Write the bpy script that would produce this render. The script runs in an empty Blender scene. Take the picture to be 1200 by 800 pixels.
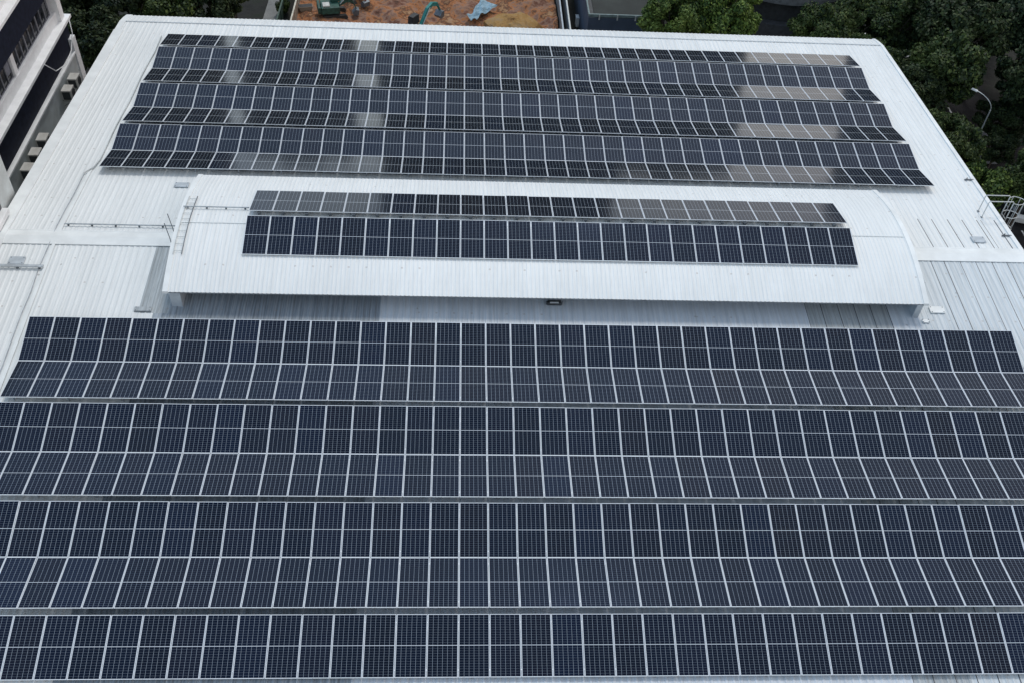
import bpy, math, random
import numpy as np
from mathutils import Matrix, Vector
random.seed(7); rng = np.random.default_rng(7)
sc = bpy.context.scene
C = sc.collection
R = math.radians

# ------------------------------------------------------------------ helpers
def tag(o, label=None, cat=None, group=None, kind=None):
    if label: o['label'] = label
    if cat: o['category'] = cat
    if group: o['group'] = group
    if kind: o['kind'] = kind
    return o

def empty(name, loc=(0, 0, 0), rz=0, **k):
    o = bpy.data.objects.new(name, None); C.objects.link(o)
    o.location = loc; o.rotation_euler = (0, 0, rz); o.empty_display_size = .3
    return tag(o, **k)

class MB:
    """collects polygons, builds one mesh object"""
    def __init__(s): s.v = []; s.f = []; s.m = []; s.uv = []
    def face(s, pts, m=0, uv=None):
        n = len(s.v); s.v += [tuple(p) for p in pts]
        s.f.append(tuple(range(n, n + len(pts)))); s.m.append(m)
        s.uv.append(uv or [(0, 0)] * len(pts)); return s
    def box(s, x0, x1, y0, y1, z0, z1, m=0, top=0, M=None):
        t = top
        P = [(x0, y0, z0), (x1, y0, z0), (x1, y1, z0), (x0, y1, z0),
             (x0 + t, y0 + t, z1), (x1 - t, y0 + t, z1), (x1 - t, y1 - t, z1), (x0 + t, y1 - t, z1)]
        if M: P = [tuple(M @ Vector(q)) for q in P]
        n = len(s.v); s.v += P
        for q in ((0, 3, 2, 1), (4, 5, 6, 7), (0, 1, 5, 4), (1, 2, 6, 5), (2, 3, 7, 6), (3, 0, 4, 7)):
            s.f.append(tuple(n + i for i in q)); s.m.append(m); s.uv.append([(0, 0)] * 4)
        return s
    def tube(s, pts, r, n=8, m=0, r2=None):
        pts = [Vector(p) for p in pts]; k = len(pts)
        base = len(s.v); up = None
        for i, p in enumerate(pts):
            d = (pts[min(i + 1, k - 1)] - pts[max(i - 1, 0)]).normalized()
            if up is None:
                up = Vector((0, 0, 1)) if abs(d.z) < .9 else Vector((1, 0, 0))
            a = d.cross(up).normalized(); b = a.cross(d).normalized(); up = b
            rr = r if r2 is None else r + (r2 - r) * i / (k - 1)
            for j in range(n):
                t = 2 * math.pi * j / n
                s.v.append(tuple(p + (a * math.cos(t) + b * math.sin(t)) * rr))
        for i in range(k - 1):
            for j in range(n):
                q = (base + i * n + j, base + i * n + (j + 1) % n, base + (i + 1) * n + (j + 1) % n, base + (i + 1) * n + j)
                s.f.append(q[::-1]); s.m.append(m); s.uv.append([(0, 0)] * 4)
        s.f.append(tuple(base + j for j in range(n))); s.m.append(m); s.uv.append([(0, 0)] * n)
        s.f.append(tuple(base + (k - 1) * n + j for j in range(n))[::-1]); s.m.append(m); s.uv.append([(0, 0)] * n)
        return s
    def prism(s, poly, y0, y1, m=0, axis='y'):
        """poly of (a, z) extruded along y (or x)"""
        mk = (lambda a, z, t: (a, t, z)) if axis == 'y' else (lambda a, z, t: (t, a, z))
        A = [mk(a, z, y0) for a, z in poly]; B = [mk(a, z, y1) for a, z in poly]
        s.face(A, m); s.face(B[::-1], m)
        for i in range(len(poly)):
            j = (i + 1) % len(poly); s.face([A[i], B[i], B[j], A[j]], m)
        return s
    def mesh(s, name, mats, uv=False):
        me = bpy.data.meshes.new(name)
        me.from_pydata(s.v, [], s.f)
        for m in (mats if isinstance(mats, (list, tuple)) else [mats]): me.materials.append(m)
        me.polygons.foreach_set('material_index', s.m)
        if uv:
            l = me.uv_layers.new(name='UVMap')
            flat = [c for f in s.uv for p in f for c in p]
            l.data.foreach_set('uv', flat)
        me.update(); return me
    def build(s, name, mats, parent=None, uv=False, bevel=0, smooth=False):
        me = s.mesh(name, mats, uv)
        o = bpy.data.objects.new(name, me); C.objects.link(o)
        if parent: o.parent = parent
        if bevel:
            b = o.modifiers.new('bevel', 'BEVEL'); b.width = bevel; b.segments = 2; b.limit_method = 'ANGLE'
        if smooth:
            for p in me.polygons: p.use_smooth = True
        return o

def linked(me, name, parent=None):
    o = bpy.data.objects.new(name, me); C.objects.link(o)
    if parent: o.parent = parent
    return o

# ------------------------------------------------------------------ materials
def new_mat(name):
    m = bpy.data.materials.new(name); m.use_nodes = True
    nt = m.node_tree; return m, nt, nt.nodes['Principled BSDF']

def N(nt, typ, **k):
    n = nt.nodes.new(typ)
    for a, b in k.items():
        if a.startswith('i_'):
            key = a[2:]; key = int(key) if key.isdigit() else key.replace('_', ' ')
            if isinstance(b, bpy.types.NodeSocket): nt.links.new(b, n.inputs[key])
            else: n.inputs[key].default_value = b
        else: setattr(n, a, b)
    return n

def mth(nt, op, a, b=None, c=None):
    n = nt.nodes.new('ShaderNodeMath'); n.operation = op
    for i, v in enumerate((a, b, c)):
        if v is None: continue
        if isinstance(v, bpy.types.NodeSocket): nt.links.new(v, n.inputs[i])
        else: n.inputs[i].default_value = v
    return n.outputs[0]

def mixc(nt, f, a, b, mode='MIX'):
    n = nt.nodes.new('ShaderNodeMix'); n.data_type = 'RGBA'; n.blend_type = mode
    for i, v in ((0, f), (6, a), (7, b)):
        if isinstance(v, bpy.types.NodeSocket): nt.links.new(v, n.inputs[i])
        else: n.inputs[i].default_value = v if not isinstance(v, tuple) else (*v[:3], 1)
    return n.outputs[2]

def ramp(nt, fac, stops):
    n = nt.nodes.new('ShaderNodeValToRGB'); e = n.color_ramp.elements
    while len(e) < len(stops): e.new(.5)
    for i, (p, c) in enumerate(stops):
        e[i].position = p; e[i].color = (*c, 1) if len(c) == 3 else c
    nt.links.new(fac, n.inputs[0]); return n.outputs[0]

def coords(nt, scale=(1, 1, 1), kind='Object'):
    t = nt.nodes.new('ShaderNodeTexCoord'); m = nt.nodes.new('ShaderNodeMapping')
    m.inputs['Scale'].default_value = scale
    nt.links.new(t.outputs[kind], m.inputs[0]); return m.outputs[0]

def noise(nt, vec, scale, detail=4, rough=.55):
    n = N(nt, 'ShaderNodeTexNoise', i_Scale=scale, i_Detail=detail, i_Roughness=rough)
    nt.links.new(vec, n.inputs['Vector']); return n.outputs[0]

def basic(name, col, rough=.6, metal=0, var=.18, scale=3, col2=None, spec=.5, bump=0):
    m, nt, b = new_mat(name)
    v = coords(nt); f = noise(nt, v, scale, 5)
    c2 = col2 or tuple(c * (1 - var * 2) for c in col)
    c1 = tuple(min(1, c * (1 + var)) for c in col) if not col2 else col
    c = ramp(nt, f, [(.3, c2), (.7, c1)])
    nt.links.new(c, b.inputs['Base Color'])
    b.inputs['Roughness'].default_value = rough; b.inputs['Metallic'].default_value = metal
    b.inputs['Specular IOR Level'].default_value = spec
    if bump:
        bn = N(nt, 'ShaderNodeBump', i_Strength=bump, i_Distance=.03, i_Height=f)
        nt.links.new(bn.outputs[0], b.inputs['Normal'])
    return m

def roof_mat(name, col, streak, dirt=.35, spots=True, rough=.45, streak_w=2.2):
    """painted or galvanised sheet: rain streaks run down the slope (y), blotches and specks"""
    m, nt, b = new_mat(name)
    s = noise(nt, coords(nt, (streak_w * 1.8, .11, 1)), 1.6, 6, .65)
    s2 = noise(nt, coords(nt, (6, .5, 1)), 1.5, 4, .7)
    f = mth(nt, 'MULTIPLY', ramp(nt, s, [(.42, (0, 0, 0)), (.78, (1, 1, 1))]), dirt * 1.6)
    c = mixc(nt, f, col, streak)
    f2 = mth(nt, 'MULTIPLY', ramp(nt, s2, [(.48, (0, 0, 0)), (.8, (1, 1, 1))]), dirt)
    c = mixc(nt, f2, c, streak)
    big = noise(nt, coords(nt), .16, 3)
    c = mixc(nt, mth(nt, 'MULTIPLY', ramp(nt, big, [(.4, (0, 0, 0)), (.7, (1, 1, 1))]), dirt * .35), c, streak)
    if spots:
        vo = N(nt, 'ShaderNodeTexVoronoi', i_Scale=.7); nt.links.new(coords(nt), vo.inputs['Vector'])
        wob = mth(nt, 'MULTIPLY', noise(nt, coords(nt), 6, 3), .09)
        d = mth(nt, 'ADD', vo.outputs['Distance'], wob)
        sp = mth(nt, 'LESS_THAN', d, .085)
        c = mixc(nt, mth(nt, 'MULTIPLY', sp, .45), c, (.2, .19, .18))
    # rusty screw heads along the purlin lines
    ps = N(nt, 'ShaderNodeSeparateXYZ'); nt.links.new(coords(nt), ps.inputs[0])
    ly = mth(nt, 'LESS_THAN', mth(nt, 'PINGPONG', ps.outputs[1], .8), .045)
    lx = mth(nt, 'LESS_THAN', mth(nt, 'PINGPONG', ps.outputs[0], .42), .05)
    rn = mth(nt, 'GREATER_THAN', noise(nt, coords(nt), .45, 2), .53)
    c = mixc(nt, mth(nt, 'MULTIPLY', mth(nt, 'MULTIPLY', mth(nt, 'MULTIPLY', ly, lx), rn), .38), c, (.30, .25, .21))
    # sheets: slightly different tone from sheet to sheet
    sx = N(nt, 'ShaderNodeSeparateXYZ'); nt.links.new(coords(nt), sx.inputs[0])
    w = N(nt, 'ShaderNodeTexWhiteNoise', noise_dimensions='1D')
    nt.links.new(mth(nt, 'FLOOR', mth(nt, 'DIVIDE', sx.outputs[0], .84)), w.inputs['W'])
    c = mixc(nt, mth(nt, 'MULTIPLY', w.outputs[0], .12), c, streak)
    nt.links.new(c, b.inputs['Base Color'])
    b.inputs['Roughness'].default_value = rough
    b.inputs['Specular IOR Level'].default_value = .35
    return m

def cell_mat():
    m, nt, b = new_mat('solar_cells')
    uv = nt.nodes.new('ShaderNodeUVMap'); uv.uv_map = 'UVMap'
    sp = N(nt, 'ShaderNodeSeparateXYZ'); nt.links.new(uv.outputs[0], sp.inputs[0])
    U, V = sp.outputs[0], sp.outputs[1]
    idx = mth(nt, 'FLOOR', mth(nt, 'DIVIDE', U, 10)); u = mth(nt, 'SUBTRACT', U, mth(nt, 'MULTIPLY', idx, 10))
    idy = mth(nt, 'FLOOR', mth(nt, 'DIVIDE', V, 10)); v = mth(nt, 'SUBTRACT', V, mth(nt, 'MULTIPLY', idy, 10))
    cw = (W_ - .052) / 6
    def line(t, pitch, half):      # distance to the nearest multiple of the pitch
        fr = mth(nt, 'PINGPONG', t, pitch / 2)
        # pingpong is 0 on a multiple
        return mth(nt, 'LESS_THAN', fr, half)
    x = mth(nt, 'SUBTRACT', u, .026)
    l1 = line(x, cw, .0042)
    hv = mth(nt, 'ABSOLUTE', mth(nt, 'SUBTRACT', v, L_ / 2))
    y = mth(nt, 'SUBTRACT', hv, .013)
    ch = (L_ / 2 - .026 - .013) / 12
    l2 = line(y, ch, .0027)
    mid = mth(nt, 'LESS_THAN', hv, .0095)
    edge = mth(nt, 'MAXIMUM', mth(nt, 'GREATER_THAN', mth(nt, 'ABSOLUTE', mth(nt, 'SUBTRACT', u, W_ / 2)), W_ / 2 - .021),
               mth(nt, 'GREATER_THAN', hv, L_ / 2 - .021))
    oi = nt.nodes.new('ShaderNodeObjectInfo')
    wn = N(nt, 'ShaderNodeTexWhiteNoise', noise_dimensions='3D')
    cb = N(nt, 'ShaderNodeCombineXYZ'); nt.links.new(idx, cb.inputs[0]); nt.links.new(idy, cb.inputs[1]); nt.links.new(oi.outputs['Random'], cb.inputs[2])
    nt.links.new(cb.outputs[0], wn.inputs['Vector'])
    sw = N(nt, 'ShaderNodeSeparateXYZ'); nt.links.new(wn.outputs['Color'], sw.inputs[0])
    # per-cell tone
    w2 = N(nt, 'ShaderNodeTexWhiteNoise', noise_dimensions='3D')
    cb2 = N(nt, 'ShaderNodeCombineXYZ')
    nt.links.new(mth(nt, 'FLOOR', mth(nt, 'DIVIDE', x, cw)), cb2.inputs[0])
    nt.links.new(mth(nt, 'FLOOR', mth(nt, 'DIVIDE', y, ch)), cb2.inputs[1]); nt.links.new(wn.outputs[0], cb2.inputs[2])
    nt.links.new(cb2.outputs[0], w2.inputs['Vector'])
    cell = mixc(nt, sw.outputs[0], (.0014, .0028, .0062), (.0020, .0044, .0115))
    cell = mixc(nt, mth(nt, 'MULTIPLY', mth(nt, 'POWER', sw.outputs[1], 3.0), .5), cell, (.008, .0065, .008))
    cell = mixc(nt, mth(nt, 'MULTIPLY', mth(nt, 'POWER', sw.outputs[2], 4.0), .22), cell, (.006, .016, .052))
    cell = mixc(nt, mth(nt, 'MULTIPLY', w2.outputs[0], .35), cell, (.004, .006, .014))
    c = mixc(nt, mth(nt, 'MULTIPLY', l2, .62), cell, (.26, .31, .36))
    c = mixc(nt, mth(nt, 'MULTIPLY', l1, .85), c, (.36, .42, .48))
    c = mixc(nt, mid, c, (.52, .56, .60))
    c = mixc(nt, edge, c, (.60, .64, .68))
    # thin even dust
    dn = noise(nt, coords(nt), .9, 4)
    c = mixc(nt, mth(nt, 'MULTIPLY', dn, .006), c, (.4, .38, .34))
    nt.links.new(c, b.inputs['Base Color'])
    b.inputs['Roughness'].default_value = .09
    b.inputs['IOR'].default_value = 1.5
    b.inputs['Specular IOR Level'].default_value = SPEC
    b.inputs['Specular Tint'].default_value = (.21, .31, .58, 1)
    # glass is never perfectly flat
    bn = N(nt, 'ShaderNodeBump', i_Strength=.03, i_Distance=.05, i_Height=noise(nt, coords(nt), .8, 1))
    nt.links.new(bn.outputs[0], b.inputs['Normal'])
    return m

def leaf_mat(name, dark, light, yel):
    m, nt, b = new_mat(name)
    g = nt.nodes.new('ShaderNodeNewGeometry'); oi = nt.nodes.new('ShaderNodeObjectInfo')
    r = mth(nt, 'FRACT', mth(nt, 'ADD', mth(nt, 'MULTIPLY', g.outputs['Random Per Island'], 1.0), 0))
    c = ramp(nt, r, [(0, dark), (.6, light), (1, yel)])
    c = mixc(nt, mth(nt, 'MULTIPLY', oi.outputs['Random'], .35), c, (.010, .022, .016))
    cl = noise(nt, coords(nt), .55, 3)
    c = mixc(nt, ramp(nt, cl, [(.4, (0, 0, 0)), (.68, (.5, .5, .5))]), c, yel)
    nt.links.new(c, b.inputs['Base Color'])
    b.inputs['Roughness'].default_value = .6; b.inputs['Specular IOR Level'].default_value = .2
    return m

W_, L_ = 1.134, 2.278
PITCH = 1.154
SPEC = .5
M = {}
M['white'] = roof_mat('white_roof_sheet', (.775, .80, .80), (.50, .52, .52), .30)
M['white_mon'] = roof_mat('white_arched_sheet', (.775, .80, .80), (.54, .56, .56), .28, spots=False)
M['weathered'] = roof_mat('weathered_sheet', (.46, .50, .52), (.22, .24, .25), .75, spots=False, streak_w=4)
M['galv_and_shade'] = roof_mat('galvanised_and_gap_shade_sheet', (.38, .43, .48), (.12, .14, .16), .75, spots=False, streak_w=4.5)
M['pale'] = roof_mat('pale_blue_sheet', (.60, .65, .70), (.30, .33, .36), .4)
M['greyblue'] = roof_mat('grey_blue_sheet', (.63, .68, .71), (.38, .42, .44), .6, streak_w=3)
M['seam'] = basic('dark_seam', (.10, .11, .12), .8)
M['seam_soft'] = basic('stained_seam', (.2, .23, .25), .8)
M['cap'] = basic('ridge_capping', (.76, .79, .79), .5, var=.06, scale=1)
M['cap_grey'] = basic('grey_flashing', (.46, .51, .55), .5, var=.12, scale=2)
M['cells'] = cell_mat()
M['frame'] = basic('anodised_frame', (.74, .78, .82), .6, .05, var=.05)
M['back'] = basic('white_backsheet', (.6, .6, .6), .7)
M['rail'] = basic('aluminium_rail', (.42, .46, .50), .4, .5, var=.1)
M['dark_rail'] = basic('dark_bracket', (.10, .12, .14), .6, .2)  # plain dark grey metal for the small brackets
M['conduit'] = basic('grey_conduit', (.40, .44, .47), .5, var=.15)
M['wall'] = basic('rendered_wall', (.45, .48, .49), .8, var=.1, scale=.6)
M['bwhite'] = basic('stained_white_paint', (.86, .87, .87), .7, col2=(.70, .71, .71), scale=1.2)
M['bpale'] = basic('pale_green_white_paint', (.60, .65, .65), .7, col2=(.40, .42, .41), scale=.9)
M['navy'] = basic('dark_navy_cladding', (.012, .016, .032), .75, var=.2, spec=.2)
M['glass_dark'] = basic('dark_window_glass', (.03, .035, .045), .08, var=.6, scale=1.5)
M['mullion'] = basic('window_frame_grey', (.22, .23, .26), .5)
M['blind'] = basic('window_blind', (.20, .21, .25), .7)
M['ac'] = basic('beige_ac_casing', (.60, .60, .57), .6, col2=(.36, .34, .31), scale=2)
M['ac_dark'] = basic('ac_fan_grille', (.04, .045, .05), .6)
M['steel'] = basic('galvanised_steel', (.55, .58, .58), .45, .4, var=.1)
M['dsteel'] = basic('dark_grey_steel', (.14, .16, .18), .5, .3)
M['soffit'] = basic('soffit_grey', (.3, .33, .36), .8)

# ------------------------------------------------------------------ camera, solved from the panel grid
f_px = 1157.72
Rc = Matrix(((0.9981728369572013, -0.013650290798849399, -0.05886133809147734),
             (-0.03074667827240589, 0.7238527448181985, -0.6892690661812505),
             (0.0520156643332133, 0.6898194498419618, 0.7221104467349213)))
# columns: camera x, y, z axes in the world
cam = bpy.data.cameras.new('camera'); co = bpy.data.objects.new('camera', cam); C.objects.link(co)
cam.sensor_width = 36; cam.lens = f_px / 1200 * 36; cam.clip_end = 5000; cam.clip_start = .5
co.matrix_world = Matrix.Translation((0, 0, 50)) @ Rc.to_4x4()
sc.camera = co

# ------------------------------------------------------------------ main roof geometry
RY, RZ, SL = 38.2, 17.0, .068
X0, X1, YN, YF = -22.8, 30.0, 9.0, 64.0
def rz(y):
    z = RZ - SL * abs(y - RY)
    if y > 62.4: z -= (y - 62.4) ** 1.3 * .16
    return z

SEAM_FAR = [25.19, 25.97, 26.86, 27.68, 28.51, 28.73, 29.49]
SEAM_NEAR = [24.65, 25.34, 26.21, 27.04, 27.92, 28.71]
SEAM_UNDER = [17.27, 18.05, 18.91, 19.73, 20.55, 21.38]
#      0 white 1 weathered 2 galv 3 pale 4 greyblue 5 seam 6 seam_soft
RM = [M['white'], M['weathered'], M['galv_and_shade'], M['pale'], M['greyblue'], M['seam'], M['seam_soft']]
def zone(x, y):
    if 44.5 < y < 60.2 and -18.9 < x < 26.7: return 2  # roof under the far array coloured darker, painting in the row gap shade
    if y > RY: return 4 if (22.9 < x < 23.9 and y < 43) else 0
    if x < -14.75: return 0
    if y > 33.3 and x < -13.4: return 1
    if x < -14.0: return 0
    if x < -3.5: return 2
    if x < 17.3: return 3
    if x < 21.35: return 1 if y > 28.5 or x < 19.5 else 4
    if x < 22.9 and y > 29: return 3
    return 4
def near(x, L, e=.018): return any(abs(x - q) < e for q in L)
def seam(x, y):
    if 38.7 < y < 41.35 and near(x, SEAM_FAR): return 5
    if y < 37.7 and near(x, SEAM_NEAR): return 5 if y > 12 else 6
    if y < 37.7 and near(x, SEAM_UNDER): return 5
    return None

def corrug(mb, x0, x1, pitch, ys, zf, zonef, h=.03, extra=()):
    xs = []; n = int(round((x1 - x0) / pitch)); pitch = (x1 - x0) / n
    for i in range(n):
        a = x0 + i * pitch
        xs += [(a, 0), (a + pitch * .50, 0), (a + pitch * .62, h), (a + pitch * .86, h), (a + pitch * .98, 0)]
    xs.append((x1, 0))
    for q in extra:          # dark lapped seams: a narrow flat strip inserted
        xs += [(q - .022, None), (q + .022, None)]
    xs.sort(key=lambda t: t[0])
    # heights for inserted points: interpolate
    known = [(a, b) for a, b in xs if b is not None]
    ka = [a for a, b in known]; kb = [b for a, b in known]
    xs = [(a, b if b is not None else float(np.interp(a, ka, kb))) for a, b in xs]
    base = len(mb.v); ny = len(ys)
    for a, hh in xs:
        for y in ys: mb.v.append((a, y, zf(y) + hh))
    for i in range(len(xs) - 1):
        xm = (xs[i][0] + xs[i + 1][0]) / 2
        if xs[i + 1][0] - xs[i][0] < 1e-5: continue
        for j in range(ny - 1):
            p = base + i * ny + j
            mb.f.append((p, p + ny, p + ny + 1, p + 1)); mb.m.append(zonef(xm, (ys[j] + ys[j + 1]) / 2)); mb.uv.append([(0, 0)] * 4)

fac = empty('factory_building', (0, 0, 0), label='large white factory with ribbed gable roof carrying the solar panels', cat='building')
mb = MB()
ys = [9, 12, 16, 20, 24, 28.5, 29, 33.3, 37.72, RY, 38.7, 41.35, 43, 44.5, 47, 51, 55, 60.2, 61, 62.4, 62.8, 63.2, 63.6, 64]
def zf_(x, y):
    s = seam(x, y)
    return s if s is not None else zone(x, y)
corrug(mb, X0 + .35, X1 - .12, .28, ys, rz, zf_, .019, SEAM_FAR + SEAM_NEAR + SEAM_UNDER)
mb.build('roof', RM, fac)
# walls
mb = MB()
for (a, b, c, d) in ((X0 + .3, X0 + .6, YN + .2, YF - .3), (X1 - .6, X1 - .3, YN + .2, YF - .3)):
    P = [(c, 0), (d, 0), (d, rz(d) - .12), (RY, RZ - .12), (c, rz(c) - .12)]
    mb.prism(P, a, b, axis='x')
mb.box(X0 + .6, X1 - .6, YF - .6, YF - .3, 0, rz(YF) - .1)
mb.box(X0 + .6, X1 - .6, YN + .2, YN + .5, 0, rz(YN) - .1)
mb.build('wall', M['wall'], fac)
# cappings
CAPS = {True: MB(), False: MB()}
for yc0, yc1 in ((YN, RY), (RY, 61.0)):
    for (xa, xb, hh) in ((X0, X0 + .62, .11), (X1 - .24, X1, .07)):
        CAPS[xa < 0].prism([(yc0, rz(yc0) - .2), (yc1, rz(yc1) - .2), (yc1, rz(yc1) + hh), (yc0, rz(yc0) + hh)], xa, xb, axis='x')
for yc0, yc1 in ((61.0, 62.4), (62.4, 63.2), (63.2, 64.02)):
    for (xa, xb, hh) in ((X0, X0 + .40, .05), (X1 - .2, X1, .05)):
        CAPS[xa < 0].prism([(yc0, rz(yc0) - .2), (yc1, rz(yc1) - .2), (yc1, rz(yc1) + hh), (yc0, rz(yc0) + hh)], xa, xb, axis='x')
for q in CAPS.values(): q.build('edge_capping', M['cap'], fac, bevel=.03)
mb = MB()
P = [(RY - .47, rz(RY - .47) + .034), (RY, RZ + .07), (RY + .5, rz(RY + .5) + .034), (RY + .5, rz(RY + .5) + .05), (RY, RZ + .09), (RY - .47, rz(RY - .47) + .05)]
for (xa, xb) in ((X0 + .62, -13.15), (22.65, X1 - .24)):
    mb = MB(); mb.prism(P[::-1], xa, xb, axis='x')
    for yy in (RY - .5, RY + .5):
        mb.box(xa, xb, yy - .03, yy + .03, rz(yy) + .03, rz(yy) + .062)
    mb.build('ridge_capping', M['cap'], fac)
mb = MB(); mb.box(X0 + .4, X1 - .2, 62.36, 62.44, rz(62.4) + .034, rz(62.4) + .05)
mb.build('eaves_flashing', M['cap_grey'], fac)
# long flashing with its cable, left of the arrays
mb = MB()
for y0, y1 in ((YN, RY), (RY, 44.4)):
    mb.prism([(y0, rz(y0) + .03), (y1, rz(y1) + .03), (y1, rz(y1) + .06), (y0, rz(y0) + .06)], -19.80, -19.64, axis='x')
mb.build('expansion_flashing', M['cap'], fac)

# arched raised roof
MX0, MX1, MY0, MY1 = -13.5, 22.98, 33.74, 42.70
MC = 38.19
def mz(y): return 18.46 - .86 * (1 - math.cos((y - MC) / 4.55 * .95)) / (1 - math.cos(.95))
mys = list(np.linspace(MY0, MY1, 23))
mb = MB(); corrug(mb, MX0, MX1, .2, mys, mz, lambda x, y: 0, .016)
mb.build('arched_roof', [M['white_mon']], fac)
mb = MB()  # underside and edge bands
for i in range(len(mys) - 1):
    a, b = mys[i], mys[i + 1]
    mb.face([(MX0, a, mz(a) - .06), (MX0, b, mz(b) - .06), (MX1, b, mz(b) - .06), (MX1, a, mz(a) - .06)])
mb.build('soffit', M['soffit'], fac)
for (xa, xb) in ((MX0 - .03, MX0 + .22), (MX1 - .22, MX1 + .03)):
    mb = MB()
    for i in range(len(mys) - 1):
        a, b = mys[i], mys[i + 1]
        mb.prism([(a, mz(a) - .1), (b, mz(b) - .1), (b, mz(b) + .045), (a, mz(a) + .045)], xa, xb, axis='x')
    mb.build('verge_trim', M['cap'], fac)
mb = MB()
mb.box(MX0 + .22, MX1 - .22, MC - .42, MC - .38, mz(MC) + .012, mz(MC) + .036)
mb.build('arched_roof_seam', M['cap'], fac)
for (xa, xb) in ((MX0 + .25, MX0 + .75), (MX1 - .5, MX1 - .2)):
    mb = MB()
    for i in range(0, len(mys) - 1):
        a, b = mys[i], mys[i + 1]
        mb.prism([(a, rz(a) - .1), (b, rz(b) - .1), (b, mz(b) - .07), (a, mz(a) - .07)], xa, xb, axis='x')
    mb.build('gable_wall', M['cap_grey'], fac)
mb = MB()
mb.box(MX0 + .8, MX1 - .6, 35.0, 35.15, rz(35) - .1, mz(35) - .07)
mb.box(MX0 + .8, MX1 - .6, 41.5, 41.65, rz(41.5) - .1, mz(41.6) - .07)
mb.build('clerestory_wall', M['galv_and_shade'], fac)

# ------------------------------------------------------------------ solar panels
LN = {'A1t': (32.475, 17.186), 'J1': (30.263, 16.651), 'B1b': (27.981, 16.858), 'A2t': (27.686, 16.89), 'J2': (25.457, 16.353),
      'B2b': (23.188, 16.549), 'A3t': (22.922, 16.529), 'J3': (20.695, 16.0), 'B3b': (18.42, 16.224), 'A4t': (18.132, 16.225),
      'A4b': (15.945, 15.674),
      'B0ft': (60.497, 15.618), 'B0fb': (58.342, 16.074), 'A1ft': (58.06, 16.123), 'J1f': (55.826, 15.867), 'B1fb': (53.68, 16.327),
      'A2ft': (53.27, 16.437), 'J2f': (51.06, 16.167), 'B2fb': (48.85, 16.688), 'A3ft': (48.46, 16.759), 'J3f': (46.249, 16.518),
      'B3fb': (44.037, 17.03),
      'MFt': (37.917, 18.849), 'MFb': (35.748, 18.309), 'MBt': (40.616, 18.302), 'MBb': (38.43, 18.79)}
OX = {0: -19.295, 1: -19.166, 2: -10.127}

def frame_mb(mb, M4=None, w=W_, l=L_):
    """hollow aluminium frame, top lip 30 mm, 35 mm deep; local x 0..w, y 0..l, top at z 0"""
    e, d = .015, .035
    o = [(0, 0), (w, 0), (w, l), (0, l)]; i = [(e, e), (w - e, e), (w - e, l - e), (e, l - e)]
    T = (lambda x, y, z: M4 @ Vector((x, y, z))) if M4 else (lambda x, y, z: (x, y, z))
    for k in range(4):
        j = (k + 1) % 4
        mb.face([T(*o[k], 0), T(*o[j], 0), T(*i[j], 0), T(*i[k], 0)], 0)
        mb.face([T(*o[k], -d), T(*o[j], -d), T(*o[j], 0), T(*o[k], 0)], 0)
        mb.face([T(*i[k], 0), T(*i[j], 0), T(*i[j], -.004), T(*i[k], -.004)], 0)
    mb.face([T(*q, -d) for q in o[::-1]], 1)
def sheet_mb(mb, M4=None, iu=0, iv=0, w=W_, l=L_):
    e = .015
    T = (lambda x, y, z: M4 @ Vector((x, y, z))) if M4 else (lambda x, y, z: (x, y, z))
    q = [(e, e), (w - e, e), (w - e, l - e), (e, l - e)]
    mb.face([T(*p, -.003) for p in q], 2 if M4 else 0, [(p[0] + 10 * iu, p[1] + 10 * iv) for p in q])

_f = MB(); frame_mb(_f); FRAME = _f.mesh('panel_frame', [M['frame'], M['back']])
_s = MB(); sheet_mb(_s); SHEET = _s.mesh('cell_sheet', [M['cells']], uv=True)

def panel_matrix(top, bot, x):
    (yt, zt), (yb, zb) = LN[top], LN[bot]
    a = math.atan2(zt - zb, yt - yb)
    ym, zm = (yt + yb) / 2, (zt + zb) / 2
    y0 = ym - math.cos(a) * L_ / 2; z0 = zm - math.sin(a) * L_ / 2
    return (x, y0, z0), a

def ordn(n):
    w = ['first', 'second', 'third', 'fourth', 'fifth', 'sixth', 'seventh', 'eighth', 'ninth', 'tenth', 'eleventh', 'twelfth', 'thirteenth',
         'fourteenth', 'fifteenth', 'sixteenth', 'seventeenth', 'eighteenth', 'nineteenth', 'twentieth']
    if n <= 20: return w[n - 1]
    t = {2: 'twenty', 3: 'thirty', 4: 'forty'}[n // 10]; u = n % 10
    return t + '-' + w[u - 1] if u else {20: 'twentieth', 30: 'thirtieth', 40: 'fortieth'}[n]

# rows: top line, bottom line, x-set, first visible column, end, wording
ROWS = [('A4t', 'A4b', 0, 2, 36, 'dark solar panel in the frontmost row', 0, 0),
        ('J3', 'B3b', 0, 1, 38, 'bluish solar panel in second row from the front', 0, 0),
        ('A3t', 'J3', 0, 1, 38, 'dark solar panel in third row from the front', 0, 0),
        ('J2', 'B2b', 0, 0, 39, 'bluish solar panel in fourth row from the front', 0, 0),
        ('A2t', 'J2', 0, 0, 39, 'dark solar panel in fifth row from the front', 0, 0),
        ('J1', 'B1b', 0, 0, 40, 'bluish solar panel in sixth row from the front', 1, 1),
        ('A1t', 'J1', 0, 0, 40, 'dark solar panel in row just below the arched roof', 1, 1),
        ('MFt', 'MFb', 2, 0, 26, 'dark solar panel in front row on arched roof', 1, 1),
        ('MBt', 'MBb', 2, 0, 26, 'solar panel in rear row on arched roof', 1, 1)]
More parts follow.
